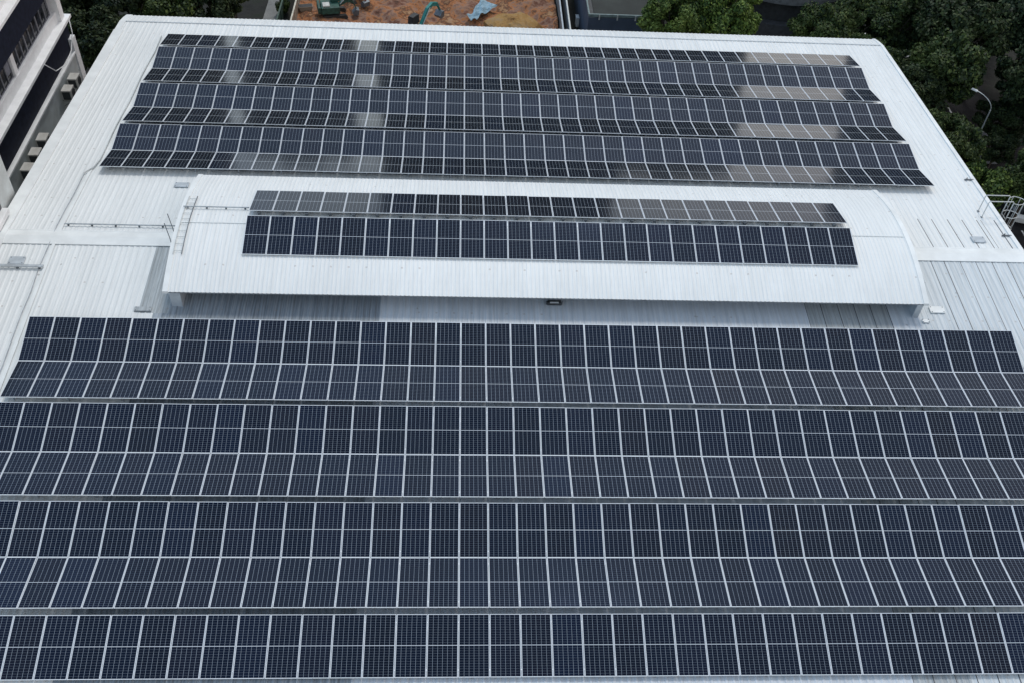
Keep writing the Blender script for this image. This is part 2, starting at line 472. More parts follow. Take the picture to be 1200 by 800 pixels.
for top, bot, xs, c0, c1, words, le, re_ in ROWS:
    n = c1 - c0
    for c in range(c0, c1):
        k = c - c0 + 1; kr = c1 - c
        loc, a = panel_matrix(top, bot, OX[xs] + c * PITCH + .010)
        t = bpy.data.objects.new('solar_panel', None); C.objects.link(t); t.empty_display_size = .2
        t.location = loc; t.rotation_euler = (a + random.gauss(0, .003), random.gauss(0, .0025), 0)
        if k == 1: pos = ', leftmost ' + ('of its row' if le else 'in view')
        elif kr == 1: pos = ', rightmost ' + ('of its row' if re_ else 'in view')
        elif k <= kr: pos = ', %s from the left' % ordn(k)
        else: pos = ', %s from the right' % ordn(kr)
        tag(t, words + pos, 'solar panel', 'solar panels in rows on the factory roof')
        linked(FRAME, 'panel_frame', t); linked(SHEET, 'cell_sheet', t)

# the far slope: 280 more panels, one object
mb = MB()
for r, (top, bot) in enumerate((('B0ft', 'B0fb'), ('A1ft', 'J1f'), ('J1f', 'B1fb'), ('A2ft', 'J2f'), ('J2f', 'B2fb'), ('A3ft', 'J3f'), ('J3f', 'B3fb'))):
    for c in range(40):
        loc, a = panel_matrix(top, bot, OX[1] + c * PITCH + .010)
        yt, yb = LN[top], LN[bot]
        l = min(L_, math.hypot(yt[0] - yb[0], yt[1] - yb[1]) - .008)
        off = (L_ - l) / 2
        M4 = Matrix.Translation((loc[0], loc[1] + math.cos(a) * off, loc[2] + math.sin(a) * off)) @ Matrix.Rotation(a + random.gauss(0, .003), 4, 'X') @ Matrix.Rotation(random.gauss(0, .003), 4, 'Y')
        M4 = M4 @ Matrix.Diagonal((1, l / L_, 1, 1))
        frame_mb(mb, M4); sheet_mb(mb, M4, c, r + 1)
o = mb.build('solar_panel_field', [M['frame'], M['back'], M['cells']], uv=True)
tag(o, 'seven rows of solar panels covering the far slope behind the arched roof', 'solar panels', kind='stuff')

# racks under the panels
def rack(name, label, rows, xs, x0, x1, group, rf, step=2.308, brackets=False):
    t = empty(name, (0, 0, 0), label=label, cat='mounting rack', group=group)
    legs = MB()
    for top, bot in rows:
        (yt, zt), (yb, zb) = LN[top], LN[bot]
        for fr in (.12, .88):
            y = yb + (yt - yb) * fr; z = zb + (zt - zb) * fr - .037
            MB().box(x0, x1, y - .022, y + .022, z - .045, z).build('rail', M['rail'], t)
            x = x0 + .4
            while x < x1:
                legs.box(x - .025, x + .025, y - .02, y + .02, rf(y) - .02, max(z - .045, rf(y) + .01))
                x += step
    legs.build('support_leg', M['rail'], t)
    if brackets:
        y, z = LN['MBb'][0] + .06, LN['MBb'][1] - .05
        for c in range(26):
            x = x0 + .5 + c * PITCH
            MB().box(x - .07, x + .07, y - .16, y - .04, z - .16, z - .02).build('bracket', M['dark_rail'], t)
    return t
XA0, XA1 = OX[0], OX[0] + 40 * PITCH
XB0, XB1 = OX[1], OX[1] + 40 * PITCH
XM0, XM1 = OX[2], OX[2] + 26 * PITCH
g = 'aluminium racks holding the solar panels'
rack('panel_rack', 'aluminium rack under the frontmost row of solar panels', [('A4t', 'A4b')], 0, XA0, XA1, g, rz)
rack('panel_rack', 'aluminium rack under second and third panel rows from the front', [('A3t', 'J3'), ('J3', 'B3b')], 0, XA0, XA1, g, rz)
rack('panel_rack', 'aluminium rack under fourth and fifth panel rows from the front', [('A2t', 'J2'), ('J2', 'B2b')], 0, XA0, XA1, g, rz)
rack('panel_rack', 'aluminium rack under the two panel rows nearest below the arched roof', [('A1t', 'J1'), ('J1', 'B1b')], 0, XA0, XA1, g, rz)
rack('panel_rack', 'aluminium rack on the arched roof between its two panel rows', [('MFt', 'MFb'), ('MBt', 'MBb')], 2, XM0, XM1, g, mz, brackets=True)
rack('panel_rack', 'aluminium rack under the two far rows just behind the arched roof', [('A3ft', 'J3f'), ('J3f', 'B3fb')], 1, XB0, XB1, g, rz)
rack('panel_rack', 'aluminium rack under the middle pair of rows on the far slope', [('A2ft', 'J2f'), ('J2f', 'B2fb')], 1, XB0, XB1, g, rz)
rack('panel_rack', 'aluminium rack under the far pair of rows on the far slope', [('A1ft', 'J1f'), ('J1f', 'B1fb')], 1, XB0, XB1, g, rz)
rack('panel_rack', 'aluminium rack under the single farthest row by the far eaves', [('B0ft', 'B0fb')], 1, XB0, XB1, g, rz)

# ------------------------------------------------------------------ small things on the roof
def tray(name, label, x0, x1, y, zf, z_off=.16, w=.09, n=6, cat='cable tray', lid=M['conduit']):
    t = empty(name, ((x0 + x1) / 2, y, zf(y)), label=label, cat=cat, group='cable trays on the roof')
    dx = (x1 - x0) / 2
    MB().box(-dx, dx, -w / 2, w / 2, z_off, z_off + .06).build('tray', lid, t, bevel=.01)
    for i in range(n):
        x = -dx + .2 + (2 * dx - .4) * i / (n - 1)
        MB().box(x - .04, x + .04, -w / 2 - .02, w / 2 + .02, .03, z_off).build('bracket', M['dark_rail'], t)
    return t
tray('cable_tray', 'thin grey cable tray left of arched roof, beside ridge capping', -19.62, -13.4, 39.17, rz, .10, .05, 6)
tray('cable_tray', 'grey cable tray along the top of arched roof, left of panels', -13.4, -10.2, 38.9, mz, .09, .045, 4)
tray('cable_tray', 'wide grey cable tray at the left edge, with plate beside it', -22.2, -19.75, 36.06, rz, .12, .16, 3)
# conduit running beside the left ends of the rows
mb = MB()
pts = [(-19.55, 60.3, rz(60.3) + .07)] + [(-19.50 + .04 * math.sin(y), y, rz(y) + .07) for y in np.arange(58, 44.5, -1.6)] + [(-19.6, 44.4, rz(44.4) + .09), (-19.95, 43.8, rz(43.8) + .1)]
mb.tube(pts, .035, 6)
for y in np.arange(42, 10, -1.5):
    pass
tag(mb.build('conduit', M['steel']), 'slim pale conduit along the left ends of the far panel rows', 'conduit')
mb = MB()
mb.tube([(-19.95, 43.8, rz(43.8) + .07)] + [(-19.95 + .03 * math.sin(y * 1.7), y, rz(y) + .07) for y in np.arange(42, 9.5, -1.5)], .02, 6)
tag(mb.build('cable', M['conduit']), 'thin grey cable lying along the grey flashing on the left roof', 'cable')

def plate(name, label, x, y, w, d, mat, h=.05, rot=0.0):
    t = empty(name, (x, y, rz(y) + .034), rot, label=label, cat='roof plate', group='metal plates on the roof sheets')
    a = math.atan(-SL if y > RY else SL); t.rotation_euler.x = a
    MB().box(-w / 2, w / 2, -d / 2, d / 2, 0, h).build('plate', mat, t, bevel=.01)
    mb = MB()
    for sx in (-1, 1):
        for sy in (-1, 1): mb.box(sx * w * .4 - .02, sx * w * .4 + .02, sy * d * .36 - .02, sy * d * .36 + .02, h, h + .015)
    mb.build('bolts', M['dsteel'], t)
    return t
plate('roof_plate', 'small grey plate near left end of the arched roof, far side', -14.62, 42.95, .75, .42, M['cap_grey'])
plate('roof_plate', 'grey plate among dark seams beside the caged ladder', 27.86, 39.48, .72, .5, M['cap_grey'])
plate('roof_plate', 'white plate right of the arched roof corner', 23.9, 34.25, .75, .42, M['cap'])
plate('roof_plate', 'little white plate touching the right front corner of arched roof', 23.1, 33.5, .35, .22, M['cap'])
plate('roof_plate', 'grey plate behind the wide cable tray at left edge', -21.15, 36.5, .75, .5, M['cap_grey'])
plate('roof_plate', 'weathered grey plate at the foot of the weathered strip', -14.55, 33.5, .8, .26, M['weathered'])

# floodlight under the front eave
t = empty('floodlight', (4.83, 34.22, rz(34.2) + .03), label='small black floodlight under the front eave of arched roof', cat='floodlight')
mb = MB(); mb.box(-.36, .36, -.13, .13, .06, .20, top=.03); mb.build('housing', M['ac_dark'], t, bevel=.015)
mb = MB(); mb.box(-.22, .2, -.12, -.04, .201, .215); mb.build('lens', M['cap'], t)
mb = MB(); mb.box(-.40, -.36, -.03, .03, 0, .2); mb.box(.36, .40, -.03, .03, 0, .2); mb.build('bracket', M['dsteel'], t)

# access ladder over the left verge of the arched roof
t = empty('roof_ladder', (-13.15, 38.0, 17), label='thin dark ladder over the left edge of the arched roof', cat='ladder')
def arcp(x, y, dz=.07): return (x - (-13.15), y - 38.0, mz(y) + dz - 17)
for x in (-13.32, -12.92):
    mb = MB(); mb.tube([arcp(x, y) for y in np.linspace(35.7, 39.9, 12)], .022, 6)
    mb.build('rail', M['dsteel'] if x > -13 else M['steel'], t)
for y in np.arange(35.9, 39.8, .42):
    MB().tube([arcp(-13.32, y), arcp(-12.92, y)], .014, 6).build('rung', M['steel'], t)
for y0 in (36.45, 37.15):
    MB().tube([(-.36, y0 - 38.0, rz(y0) - 17), (-.40, y0 - 38.0, 1.55), (-.50, y0 - 38.0 + .05, 2.45)], .02, 6).build('handrail', M['dsteel'], t)

# caged ladder on the right edge
t = empty('caged_ladder', (30.0, 41.9, rz(41.9)), label='steel caged ladder with hooped handrails at the right roof edge', cat='ladder')
for yy in (-.27, .27):
    mb = MB()
    mb.tube([(-1.08, yy, .03), (-1.08, yy, 1.02), (-1.02, yy, 1.12), (.26, yy, 1.12), (.32, yy, 1.05), (.32, yy, -9)], .028, 8)
    mb.build('handrail', M['steel'], t)
    MB().box(-1.14, -1.02, yy - .06, yy + .06, .02, .04).build('base_plate', M['dsteel'], t)
for k in range(30):
    MB().tube([(.32, -.27, -.1 - .3 * k), (.32, .27, -.1 - .3 * k)], .014, 6).build('rung', M['steel'], t)
def hoop(z, r=.40, xo=.32):
    return [(xo + .75 * math.sin(a) * 1.0, -r * math.cos(a), z) for a in np.linspace(0.35, math.pi - .35, 14)]
for k in range(8):
    z = 1.0 - .95 * k
    h = hoop(z); MB().tube([(.32, -.27, z)] + h + [(.32, .27, z)], .02, 6).build('cage_hoop', M['steel'], t)
for a in (.35, .95, 1.57, 2.2, 2.79):
    MB().tube([(.32 + .75 * math.sin(a), -.4 * math.cos(a), 1.0), (.32 + .75 * math.sin(a), -.4 * math.cos(a), -5.6)], .016, 6).build('cage_bar', M['steel'], t)
for n_, (yy, lab) in enumerate(((45.3, 'small dark lifeline anchor on right roof edge, behind the caged ladder'), (39.9, 'small dark lifeline anchor on right roof edge, before the caged ladder'))):
    a = empty('lifeline_anchor', (29.55, yy, rz(yy) + .03), label=lab, cat='anchor', group='lifeline anchors on the right roof edge')
    MB().box(-.22, .3, -.03, .03, 0, .06).build('bar', M['dsteel'], a)
    MB().tube([(-.1, 0, .05), (-.1, 0, .16)], .03, 8).build('post', M['dsteel'], a)

# ------------------------------------------------------------------ left building
bl = empty('office_building', (-27, 55, 0), label='white and navy office block with air conditioners left of the factory', cat='building')
bl_off = Vector((-27, 55, 0))
def B(name, mat, boxes, bevel=0, par=None):
    mb = MB()
    for b in boxes: mb.box(b[0] + 27, b[1] + 27, b[2] - 55, b[3] - 55, b[4], b[5])
    return mb.build(name, mat, par or bl, bevel=bevel)
Y0b, Y1b = 25.0, 65.0
B('wall', M['navy'], [(-40, -28.35, Y0b, 64.6, 0, 26.5)])
B('ground_wall', M['bpale'], [(-28.35, -27.05, Y0b, 64.3, 0, 12.0)])
B('recessed_wall', M['navy'], [(-28.34, -27.25, Y0b, 64.5, 12.14, 14.14)])
for zb in (14.15, 18.9, 23.6):
    B('ledge', M['bwhite'], [(-28.34, -27.0, Y0b, Y1b, zb, zb + .22), (-40, -28.34, 64.61, Y1b, zb, zb + .22)], .02)
    B('spandrel', M['bwhite'], [(-28.34, -27.55, Y0b, 64.5, zb + .22, zb + .93)])
    y = Y0b + .6; i = 0
    while y < 63.0:
        wn = B('window', M['glass_dark'], [(-28.34, -27.80, y + .06, y + 2.34, zb + .93, zb + 2.6)])
        wn_m = MB()
        for q in (0, .8, 1.6, 2.34):
            wn_m.box(-27.79 + 27, -27.73 + 27, y + q - 55, y + q + .06 - 55, zb + .93, zb + 2.6)
        wn_m.box(-27.79 + 27, -27.74 + 27, y - 55, y + 2.4 - 55, zb + .935, zb + 1.0)
        wn_m.build('window_frame', M['mullion'], wn)
        if random.random() < .6:
            q = random.choice((.1, .9, 1.65)); hh = random.uniform(.5, 1.5)
            MB().box(-27.798 + 27, -27.77 + 27, y + q - 55, y + q + .66 - 55, zb + 2.6 - hh, zb + 2.58).build('blind', M['blind'], wn)
        y += 2.4; i += 1
        if i % 4 == 0:
            B('pilaster', M['bwhite'], [(-28.34, -27.60, y + .05, y + .55, zb + .931, zb + 2.6)]); y += .6
    B('lintel_band', M['navy'], [(-28.34, -27.35, Y0b, 64.5, zb + 2.61, zb + 4.73)])
    B('end_pier', M['bwhite'], [(-28.34, -27.30, 63.9, 64.58, zb + .23, zb + 4.72)])
B('end_wall', M['bwhite'], [(-28.3, -26.98, 63.9, 64.6, 0, 13.0)])
B('ground_sill', M['bwhite'], [(-28.34, -26.95, Y0b, 63.88, 12.0, 12.13)])
# air conditioners fixed to the lower wall
acs = [(61.4, 'topmost air conditioner on the white wall, nearest the trees'), (59.9, 'second air conditioner from the far end of the office wall'),
       (54.2, 'air conditioner heading the near group of three on the wall'), (52.6, 'middle air conditioner of the near group of three'),
       (51.0, 'nearest air conditioner of the three along the roof edge')]
for y, lab in acs:
    a = empty('air_conditioner', (-26.58, y, 10.9), random.uniform(-.04, .04), label=lab, cat='air conditioner', group='air conditioners on the office wall')
    a.scale = (.85, .85, .9)
    MB().box(-.38, .38, -.5, .5, 0, .85).build('casing', M['ac'], a, bevel=.03)
    MB().tube([(.385, .08, .43), (.40, .08, .43)], .33, 16).build('fan_grille', M['ac_dark'], a)
    MB().box(-.3, .3, -.515, -.50, .1, .75).build('side_vent', M['ac_dark'], a)
    mb = MB()
    for s in (-.4, .4): mb.box(-.45, .42, s - .03, s + .03, -.08, 0); mb.tube([(-.45, s, -.5), (.38, s, -.05)], .02, 6)
    mb.build('wall_bracket', M['dsteel'], a)
# hose hanging from the ledge
mb = MB(); mb.tube([(-26.98, 64.4, 14.3), (-26.9, 64.1, 13.4), (-26.85, 63.0, 12.7), (-26.85, 61.5, 12.5), (-26.9, 59.8, 13.0), (-26.98, 58.6, 14.2)], .035, 6)
tag(mb.build('hose', M['bwhite'], smooth=True), 'white hose looping down from the office ledge', 'hose')
# projecting stair tower with glazed corner
B('stair_tower', M['bpale'], [(-28.3, -22.95, 39.9, 41.9, 0, 24)])
B('balcony_slab', M['bwhite'], [(-28.3, -22.45, 38.4, 39.89, 17.14, 17.42)], .02)
B('balcony_glass', M['glass_dark'], [(-28.3, -22.75, 38.6, 38.63, 17.43, 18.1), (-22.79, -22.76, 38.64, 39.85, 17.43, 18.1)])
B('balcony_frame', M['bwhite'], [(-22.85, -22.72, 38.52, 38.66, 17.43, 18.1), (-28.3, -22.72, 38.52, 38.66, 18.11, 18.2), (-22.85, -22.72, 38.67, 39.85, 18.11, 18.2)] +
  [(-22.90 - q, -22.75 - q, 38.52, 38.66, 17.43, 18.1) for q in (1.0, 2.0, 3.0)])

# ------------------------------------------------------------------ ground and surroundings
def ground_mat(name, stops, s1=.35, s2=3, rough=.9, bump=.4, stretch=(1, 1, 1)):
    m, nt, b = new_mat(name)
    v = coords(nt, stretch)
    a = noise(nt, v, s1, 6, .65); c2 = noise(nt, v, s2, 5, .6)
    f = mth(nt, 'ADD', mth(nt, 'MULTIPLY', a, .7), mth(nt, 'MULTIPLY', c2, .3))
    nt.links.new(ramp(nt, f, stops), b.inputs['Base Color']); b.inputs['Roughness'].default_value = rough
    bn = N(nt, 'ShaderNodeBump', i_Strength=bump, i_Distance=.3, i_Height=f); nt.links.new(bn.outputs[0], b.inputs['Normal'])
    b.inputs['Specular IOR Level'].default_value = .2
    return m
M['ground'] = ground_mat('dark_ground', [(.35, (.012, .014, .013)), (.5, (.03, .03, .028)), (.65, (.02, .03, .018))])
M['soil'] = ground_mat('excavated_soil', [(.34, (.05, .03, .022)), (.41, (.16, .07, .045)), (.46, (.24, .15, .11)), (.51, (.36, .15, .06)), (.55, (.10, .05, .035)), (.60, (.36, .20, .10)), (.68, (.30, .24, .19))], .35, 1.8, bump=1.0)
M['asphalt'] = ground_mat('asphalt', [(.3, (.016, .016, .018)), (.7, (.034, .034, .036))], 1, 12)
M['concrete'] = ground_mat('concrete', [(.3, (.16, .16, .155)), (.7, (.28, .275, .26))], .8, 6)
def sheet(name, pts, z, mat, label=None):
    mb = MB(); mb.face([(x, y, z) for x, y in pts]); o = mb.build(name, mat); tag(o, kind='structure'); return o
S = 2500
sheet('ground', [(-S, -S), (S, -S), (S, S), (-S, S)], 0, M['ground'])
sheet('road', [(41.5, 20), (51, 20), (51, 160), (41.5, 160)], .02, M['asphalt'])
sheet('yard', [(30.5, 15), (41.0, 15), (41.0, 63), (30.5, 63)], .012, M['asphalt'])
mb = MB(); mb.box(41.1, 41.5, 20, 160, 0, .14); tag(mb.build('pavement', M['concrete'], bevel=.02), kind='structure')
mb = MB()
for y in np.arange(22, 160, 6): mb.face([(46.2, y, .026), (46.35, y, .026), (46.35, y + 3, .026), (46.2, y + 3, .026)])
mb.face([(42.0, 20, .026), (42.12, 20, .026), (42.12, 160, .026), (42.0, 160, .026)])
tag(mb.build('road_markings', basic('road_paint', (.7, .7, .68), .6)), kind='structure')
sheet('path', [(-19.6, 66), (-18.2, 66), (-17.7, 112), (-19.1, 112)], .02, M['concrete'])
# uneven building-site ground
nx, ny = 90, 110
def sz(x, y):
    return .22 + .35 * math.sin(x * .9 + y * .35) * math.sin(y * .55 - x * .2) + .18 * math.sin(x * 2.3 + 1) * math.sin(y * 1.9) + .08 * math.sin(x * 5 + y * 3.1) * math.sin(y * 4.3 - x)
mb = MB()
xs_ = np.linspace(-16, 10.0, nx); ys_ = np.linspace(65.5, 122, ny)
for x in xs_:
    for y in ys_: mb.v.append((x, y, max(.03, sz(x, y) + .25)))
for i in range(nx - 1):
    for j in range(ny - 1):
        p = i * ny + j; mb.f.append((p, p + ny, p + ny + 1, p + 1)); mb.m.append(0); mb.uv.append([(0, 0)] * 4)
tag(mb.build('excavated_ground', M['soil']), kind='structure')
M['clay'] = ground_mat('orange_clay', [(.35, (.17, .09, .045)), (.5, (.34, .20, .07)), (.62, (.28, .20, .12))], .5, 3)
mb = MB()   # clay heap at the right of the site
hx, hy, hr = 5.4, 90.2, 2.9
ring = []
for k in range(8):
    rr = hr * k / 7; row = []
    for j in range(26):
        a = 2 * math.pi * j / 26; w_ = 1 + .16 * math.sin(3 * a + k) + .1 * math.sin(7 * a)
        row.append((hx + rr * w_ * math.cos(a) * .95, hy + rr * w_ * math.sin(a) * 1.1, .55 + 1.0 * (1 - (k / 7) ** 1.5) + .05 * math.sin(j * 5 + k * 3) - (.6 if k == 7 else 0)))
    ring.append(row)
for k in range(7):
    for j in range(26): mb.face([ring[k][j], ring[k + 1][j], ring[k + 1][(j + 1) % 26], ring[k][(j + 1) % 26]])
tag(mb.build('clay_heap', M['clay']), kind='structure')

# site fences
def fence(name, label, p0, p1, h, mat, mat2, rails=2):
    t = empty(name, (p0[0], p0[1], 0), label=label, cat='fence')
    d = Vector((p1[0] - p0[0], p1[1] - p0[1], 0)); n = int(d.length / 2.4)
    a = math.atan2(d.y, d.x); t.rotation_euler.z = a; Ln = d.length
    MB().box(0, Ln, -.02, .02, .1, h - .08).build('sheeting', mat, t)
    MB().box(0, Ln, -.07, .07, h - .08, h + .02).build('top_rail', mat2, t)
    for i in range(n + 1):
        x = Ln * i / n
        MB().box(x - .05, x + .05, -.09, -.021, 0, h - .081).build('post', mat2, t)
M['ply'] = basic('hoarding_board', (.30, .24, .18), .8, scale=1)
M['green_paint'] = basic('green_hoarding', (.05, .09, .07), .7)
M['pale_paint'] = basic('pale_rail_paint', (.62, .58, .48), .6)
fence('site_fence', 'pale topped hoarding on the left side of the building site', (-16.2, 66), (-15.6, 122), 1.9, M['ply'], M['pale_paint'])
fence('site_fence', 'grey green fence beside the path left of the building site', (-17.6, 66), (-17.0, 122), 1.7, M['green_paint'], M['green_paint'])
fence('site_fence', 'pale edged wall on the right side of the building site', (10.1, 66), (10.3, 122), 2.0, M['concrete'], M['cap_grey'])
fence('alley_fence', 'grey fence at the left edge of the dark service alley', (10.75, 66), (10.95, 122), 2.2, M['cap_grey'], M['steel'])

# service alley with boxes beside the blue building
for (x, y, w, h, lab) in ((13.2, 92.0, .7, 1.0, 'white box nearest the roof in the alley by the blue building'),
                          (13.6, 99.0, .7, 1.2, 'white box in the alley at the blue building corner'),
                          (12.9, 104.5, .9, 1.6, 'pale box farthest up the alley beside the blue building')):
    t = empty('service_cabinet', (x - 1.0, y, .02), label=lab, cat='cabinet', group='boxes in the service alley')
    MB().box(-w / 2, w / 2, -w / 2, w / 2, .08, h).build('casing', M['bwhite'], t, bevel=.03)
    MB().box(-w / 2 - .04, w / 2 + .04, -w / 2 - .04, w / 2 + .04, h, h + .06).build('lid', M['cap_grey'], t)
    MB().box(-w / 2 + .05, w / 2 - .05, -w / 2 + .05, w / 2 - .05, 0, .08).build('plinth', M['concrete'], t)

# blue flat roofed building
M['blue'] = basic('slate_blue_wall', (.05, .072, .11), .7, var=.12, scale=.8)
M['flatroof'] = basic('dark_wet_roof', (.030, .038, .034), .8, col2=(.010, .013, .012), scale=.35)
bb = empty('blue_building', (12.15, 85.2, 0), label='low blue building with dark flat roof behind the far eaves', cat='building')
MB().box(0, 7.2, 0, 14, 0, 4.6).build('wall', M['blue'], bb)
MB().box(.55, 7.05, .12, 13.9, 4.6, 4.72).build('roof', M['flatroof'], bb)
mb = MB(); mb.box(-.03, 7.23, -.05, .1, 4.72, 4.98); mb.box(-.03, .1, .1, 14, 4.72, 4.98); mb.box(7.1, 7.23, .1, 14, 4.72, 4.98); mb.box(-.03, 7.23, 14, 14.1, 4.72, 4.98)
mb.build('parapet', basic('parapet_teal_grey', (.16, .22, .22), .6), bb)
MB().box(0, .54, .12, 13.9, 4.61, 4.66).build('gutter', M['ac_dark'], bb)
for x in (1.0, 2.7, 4.4, 6.1):
    MB().box(x - .06, x + .06, -.09, -.051, 4.45, 4.95).build('bracket', M['steel'], bb)
for x in (1.2, 3.2, 5.2):
    w = MB().box(x, x + 1.2, -.03, -.004, 2.2, 3.4).build('window', M['glass_dark'], bb)
    MB().box(x - .05, x + 1.25, -.06, -.031, 2.12, 2.19).build('sill', M['cap_grey'], w)

# round building
rb = empty('round_building', (30.2, 88.6, 0), label='round dark banded building between the trees beyond the roof', cat='building')
def drum(name, r, z0, z1, mat, seg=64):
    mb = MB(); ps = [(r * math.cos(2 * math.pi * i / seg), r * math.sin(2 * math.pi * i / seg)) for i in range(seg)]
    for i in range(seg):
        j = (i + 1) % seg; mb.face([(*ps[i], z0), (*ps[j], z0), (*ps[j], z1), (*ps[i], z1)])
    mb.face([(*p_, z1) for p_ in ps]); return mb.build(name, mat, rb)
drum('lower_drum', 7.0, 0, 6.3, basic('grey_drum_wall', (.07, .075, .085), .7))
drum('glass_band', 6.2, 6.3, 8.3, M['ac_dark'])
drum('upper_drum', 7.0, 8.3, 9.3, basic('grey_drum_top', (.13, .14, .15), .7))
drum('roof', 5.6, 9.3, 9.5, M['flatroof'])

# excavators
def excavator(label, loc, rz_, body, boomc, house_dark=False, boom=((0, 1.6), (2.6, 3.7), (4.2, 3.0)), arm=((4.2, 3.0), (5.0, .9)), sc_=1.0):
    t = empty('excavator', loc, rz_, label=label, cat='excavator', group='excavators on the building site'); t.scale = (sc_,) * 3
    mt = basic('track_rubber', (.04, .038, .035), .8)
    for s in (-1, 1):
        P = [(-1.6, .35), (-1.35, .05), (1.35, .05), (1.6, .35), (1.35, .7), (-1.35, .7)]
        mb = MB(); mb.prism(P, s * .95 - .25, s * .95 + .25); mb.build('track', mt, t, bevel=.04)
    MB().box(-.7, .7, -.7, .7, .5, .95).build('undercarriage', M['dsteel'], t)
    MB().box(-1.6, .7, -1.15, 1.15, .95, 1.75, top=.06).build('house', body, t, bevel=.05)
    MB().box(-2.0, -1.58, -1.1, 1.1, 1.0, 1.8, top=.05).build('counterweight', M['ac_dark'] if house_dark else body, t, bevel=.05)
    cb = MB().box(-.3, .95, .35, 1.15, 1.76, 2.75, top=.08).build('cab', body, t, bevel=.04)
    MB().box(.90, .965, .45, 1.05, 1.9, 2.6).build('windscreen', M['glass_dark'], cb)
    MB().box(-.15, .75, 1.12, 1.17, 1.95, 2.6).build('side_window', M['glass_dark'], cb)
    MB().box(-1.35, -.5, -.9, .1, 1.76, 1.95).build('engine_cover', M['ac'] if not house_dark else M['ac_dark'], t, bevel=.03)
    def limb(name, pts, w, h0, h1, mat):
        mb = MB(); k = len(pts)
        for i in range(k - 1):
            (xa, za), (xb, zb) = pts[i], pts[i + 1]
            mb.prism([(xa, za - h0), (xb, zb - h1), (xb, zb + h1), (xa, za + h0)], -w, w)
        return mb.build(name, mat, t, bevel=.03)
    limb('boom', [(.5, 1.5)] + list(boom), .17, .22, .22, boomc)
    limb('arm', list(arm), .13, .17, .12, boomc)
    bx, bz = arm[-1]
    mb = MB(); mb.prism([(bx - .1, bz), (bx + .3, bz - .1), (bx + .2, bz - .7), (bx - .35, bz - .8), (bx - .55, bz - .45)], -.45, .45); mb.build('bucket', M['dsteel'], t, bevel=.03)
    mb = MB(); mb.tube([(.8, -.2, 1.7), (2.2, -.2, 3.2)], .06, 8); mb.tube([(.8, .2, 1.7), (2.2, .2, 3.2)], .06, 8); mb.build('hydraulic_cylinder', M['steel'], t)
    return t
M['exgreen'] = basic('green_machine_paint', (.022, .085, .066), .5, var=.3)
M['exteal'] = basic('teal_machine_paint', (.02, .22, .20), .45, var=.2)
M['exblack'] = basic('black_machine_paint', (.025, .027, .03), .6)
M['exred'] = basic('red_machine_paint', (.22, .035, .03), .6)
excavator('green excavator on the left of the brown building site', (-12.3, 91.7, .35), R(12), M['exgreen'], M['exgreen'],
          boom=((.7, 1.6), (1.7, 2.1), (2.3, 2.0)), arm=((2.3, 2.0), (2.8, .9)), sc_=.8)
excavator('excavator with dark body and long teal boom, mid site', (-3.9, 87.6, .35), R(56), M['exblack'], M['exteal'], True,
          boom=((.9, 1.9), (1.8, 3.0), (2.8, 3.3), (3.8, 2.9)), arm=((3.8, 2.9), (4.4, 1.9)), sc_=.85)
excavator('small black and red excavator behind the green one', (-10.6, 95.2, .4), R(-50), M['exblack'], M['exred'], True,
          boom=((.7, 1.6), (1.4, 2.3), (2.2, 2.0)), arm=((2.2, 2.0), (2.5, .9)), sc_=.8)
# crumpled tarpaulin
mb = MB(); nn = 16
G = [[None] * nn for _ in range(nn)]
for i in range(nn):
    for j in range(nn):
        u, v = i / (nn - 1), j / (nn - 1)
        wdt = .35 + .9 * v if v > .35 else .9 - .9 * v
        x = 2.2 + 1.5 * (v - .5) * 1.3 + (u - .5) * wdt * 1.3; y = 92.4 + 3.4 * (v - .4) - (u - .5) * 1.0 * wdt
        G[i][j] = (x, y, .95 + .22 * math.sin(u * 9 + v * 4) * math.cos(v * 11) + .12 * random.random())
for i in range(nn - 1):
    for j in range(nn - 1): mb.face([G[i][j], G[i + 1][j], G[i + 1][j + 1], G[i][j + 1]])
tag(mb.build('tarpaulin', basic('pale_blue_tarp', (.26, .40, .48), .5, var=.1)), 'crumpled pale blue tarpaulin lying on the brown soil', 'tarpaulin')
for (x, y, s, c, lab) in ((-8.6, 97.0, .8, M['exred'], 'dark red bin at the top of the site'), (-12.2, 98.5, 1.2, M['exred'], 'dark red skip behind the green excavator'), (-15.2, 92.6, .5, M['ply'], 'brown crate beside the left site hoarding')):
    t = empty('skip', (x, y, .5), random.uniform(-.4, .4), label=lab, cat='container')
    MB().prism([(-s * 1.1, 0), (s * 1.1, 0), (s * 1.4, s * .9), (-s * 1.4, s * .9)], -s * .7, s * .7).build('body', c, t, bevel=.03)
    MB().box(-s * 1.3, s * 1.3, -s * .6, s * .6, s * .901, s * .93).build('load', M['exblack'], t)

# street lamp
t = empty('street_lamp', (42.67, 66.77, .0), label='curved grey street lamp rising among the dark trees', cat='street lamp')
mb = MB()
top = [(0, 0, 0), (0, 0, 4), (0, 0, 7.6)]
mb.tube(top, .075, 8, r2=.05); mb.build('pole', M['steel'], t)
arcp_ = [(0, 0, 7.6)] + [(-1.15 * (1 - math.cos(a)), 1.25 * (1 - math.cos(a)), 7.6 + 1.0 * math.sin(a)) for a in np.linspace(.2, 1.5, 8)]
MB().tube(arcp_, .032, 8).build('arm', M['steel'], t)
e = arcp_[-1]
hd = MB(); Mh = Matrix.Translation(e) @ Matrix.Rotation(math.atan2(1.25, -1.15), 4, 'Z')
hd.box(-.05, .5, -.12, .12, -.06, .06, M=Mh, top=.04); hd.build('lamp_head', M['bwhite'], t, bevel=.03)

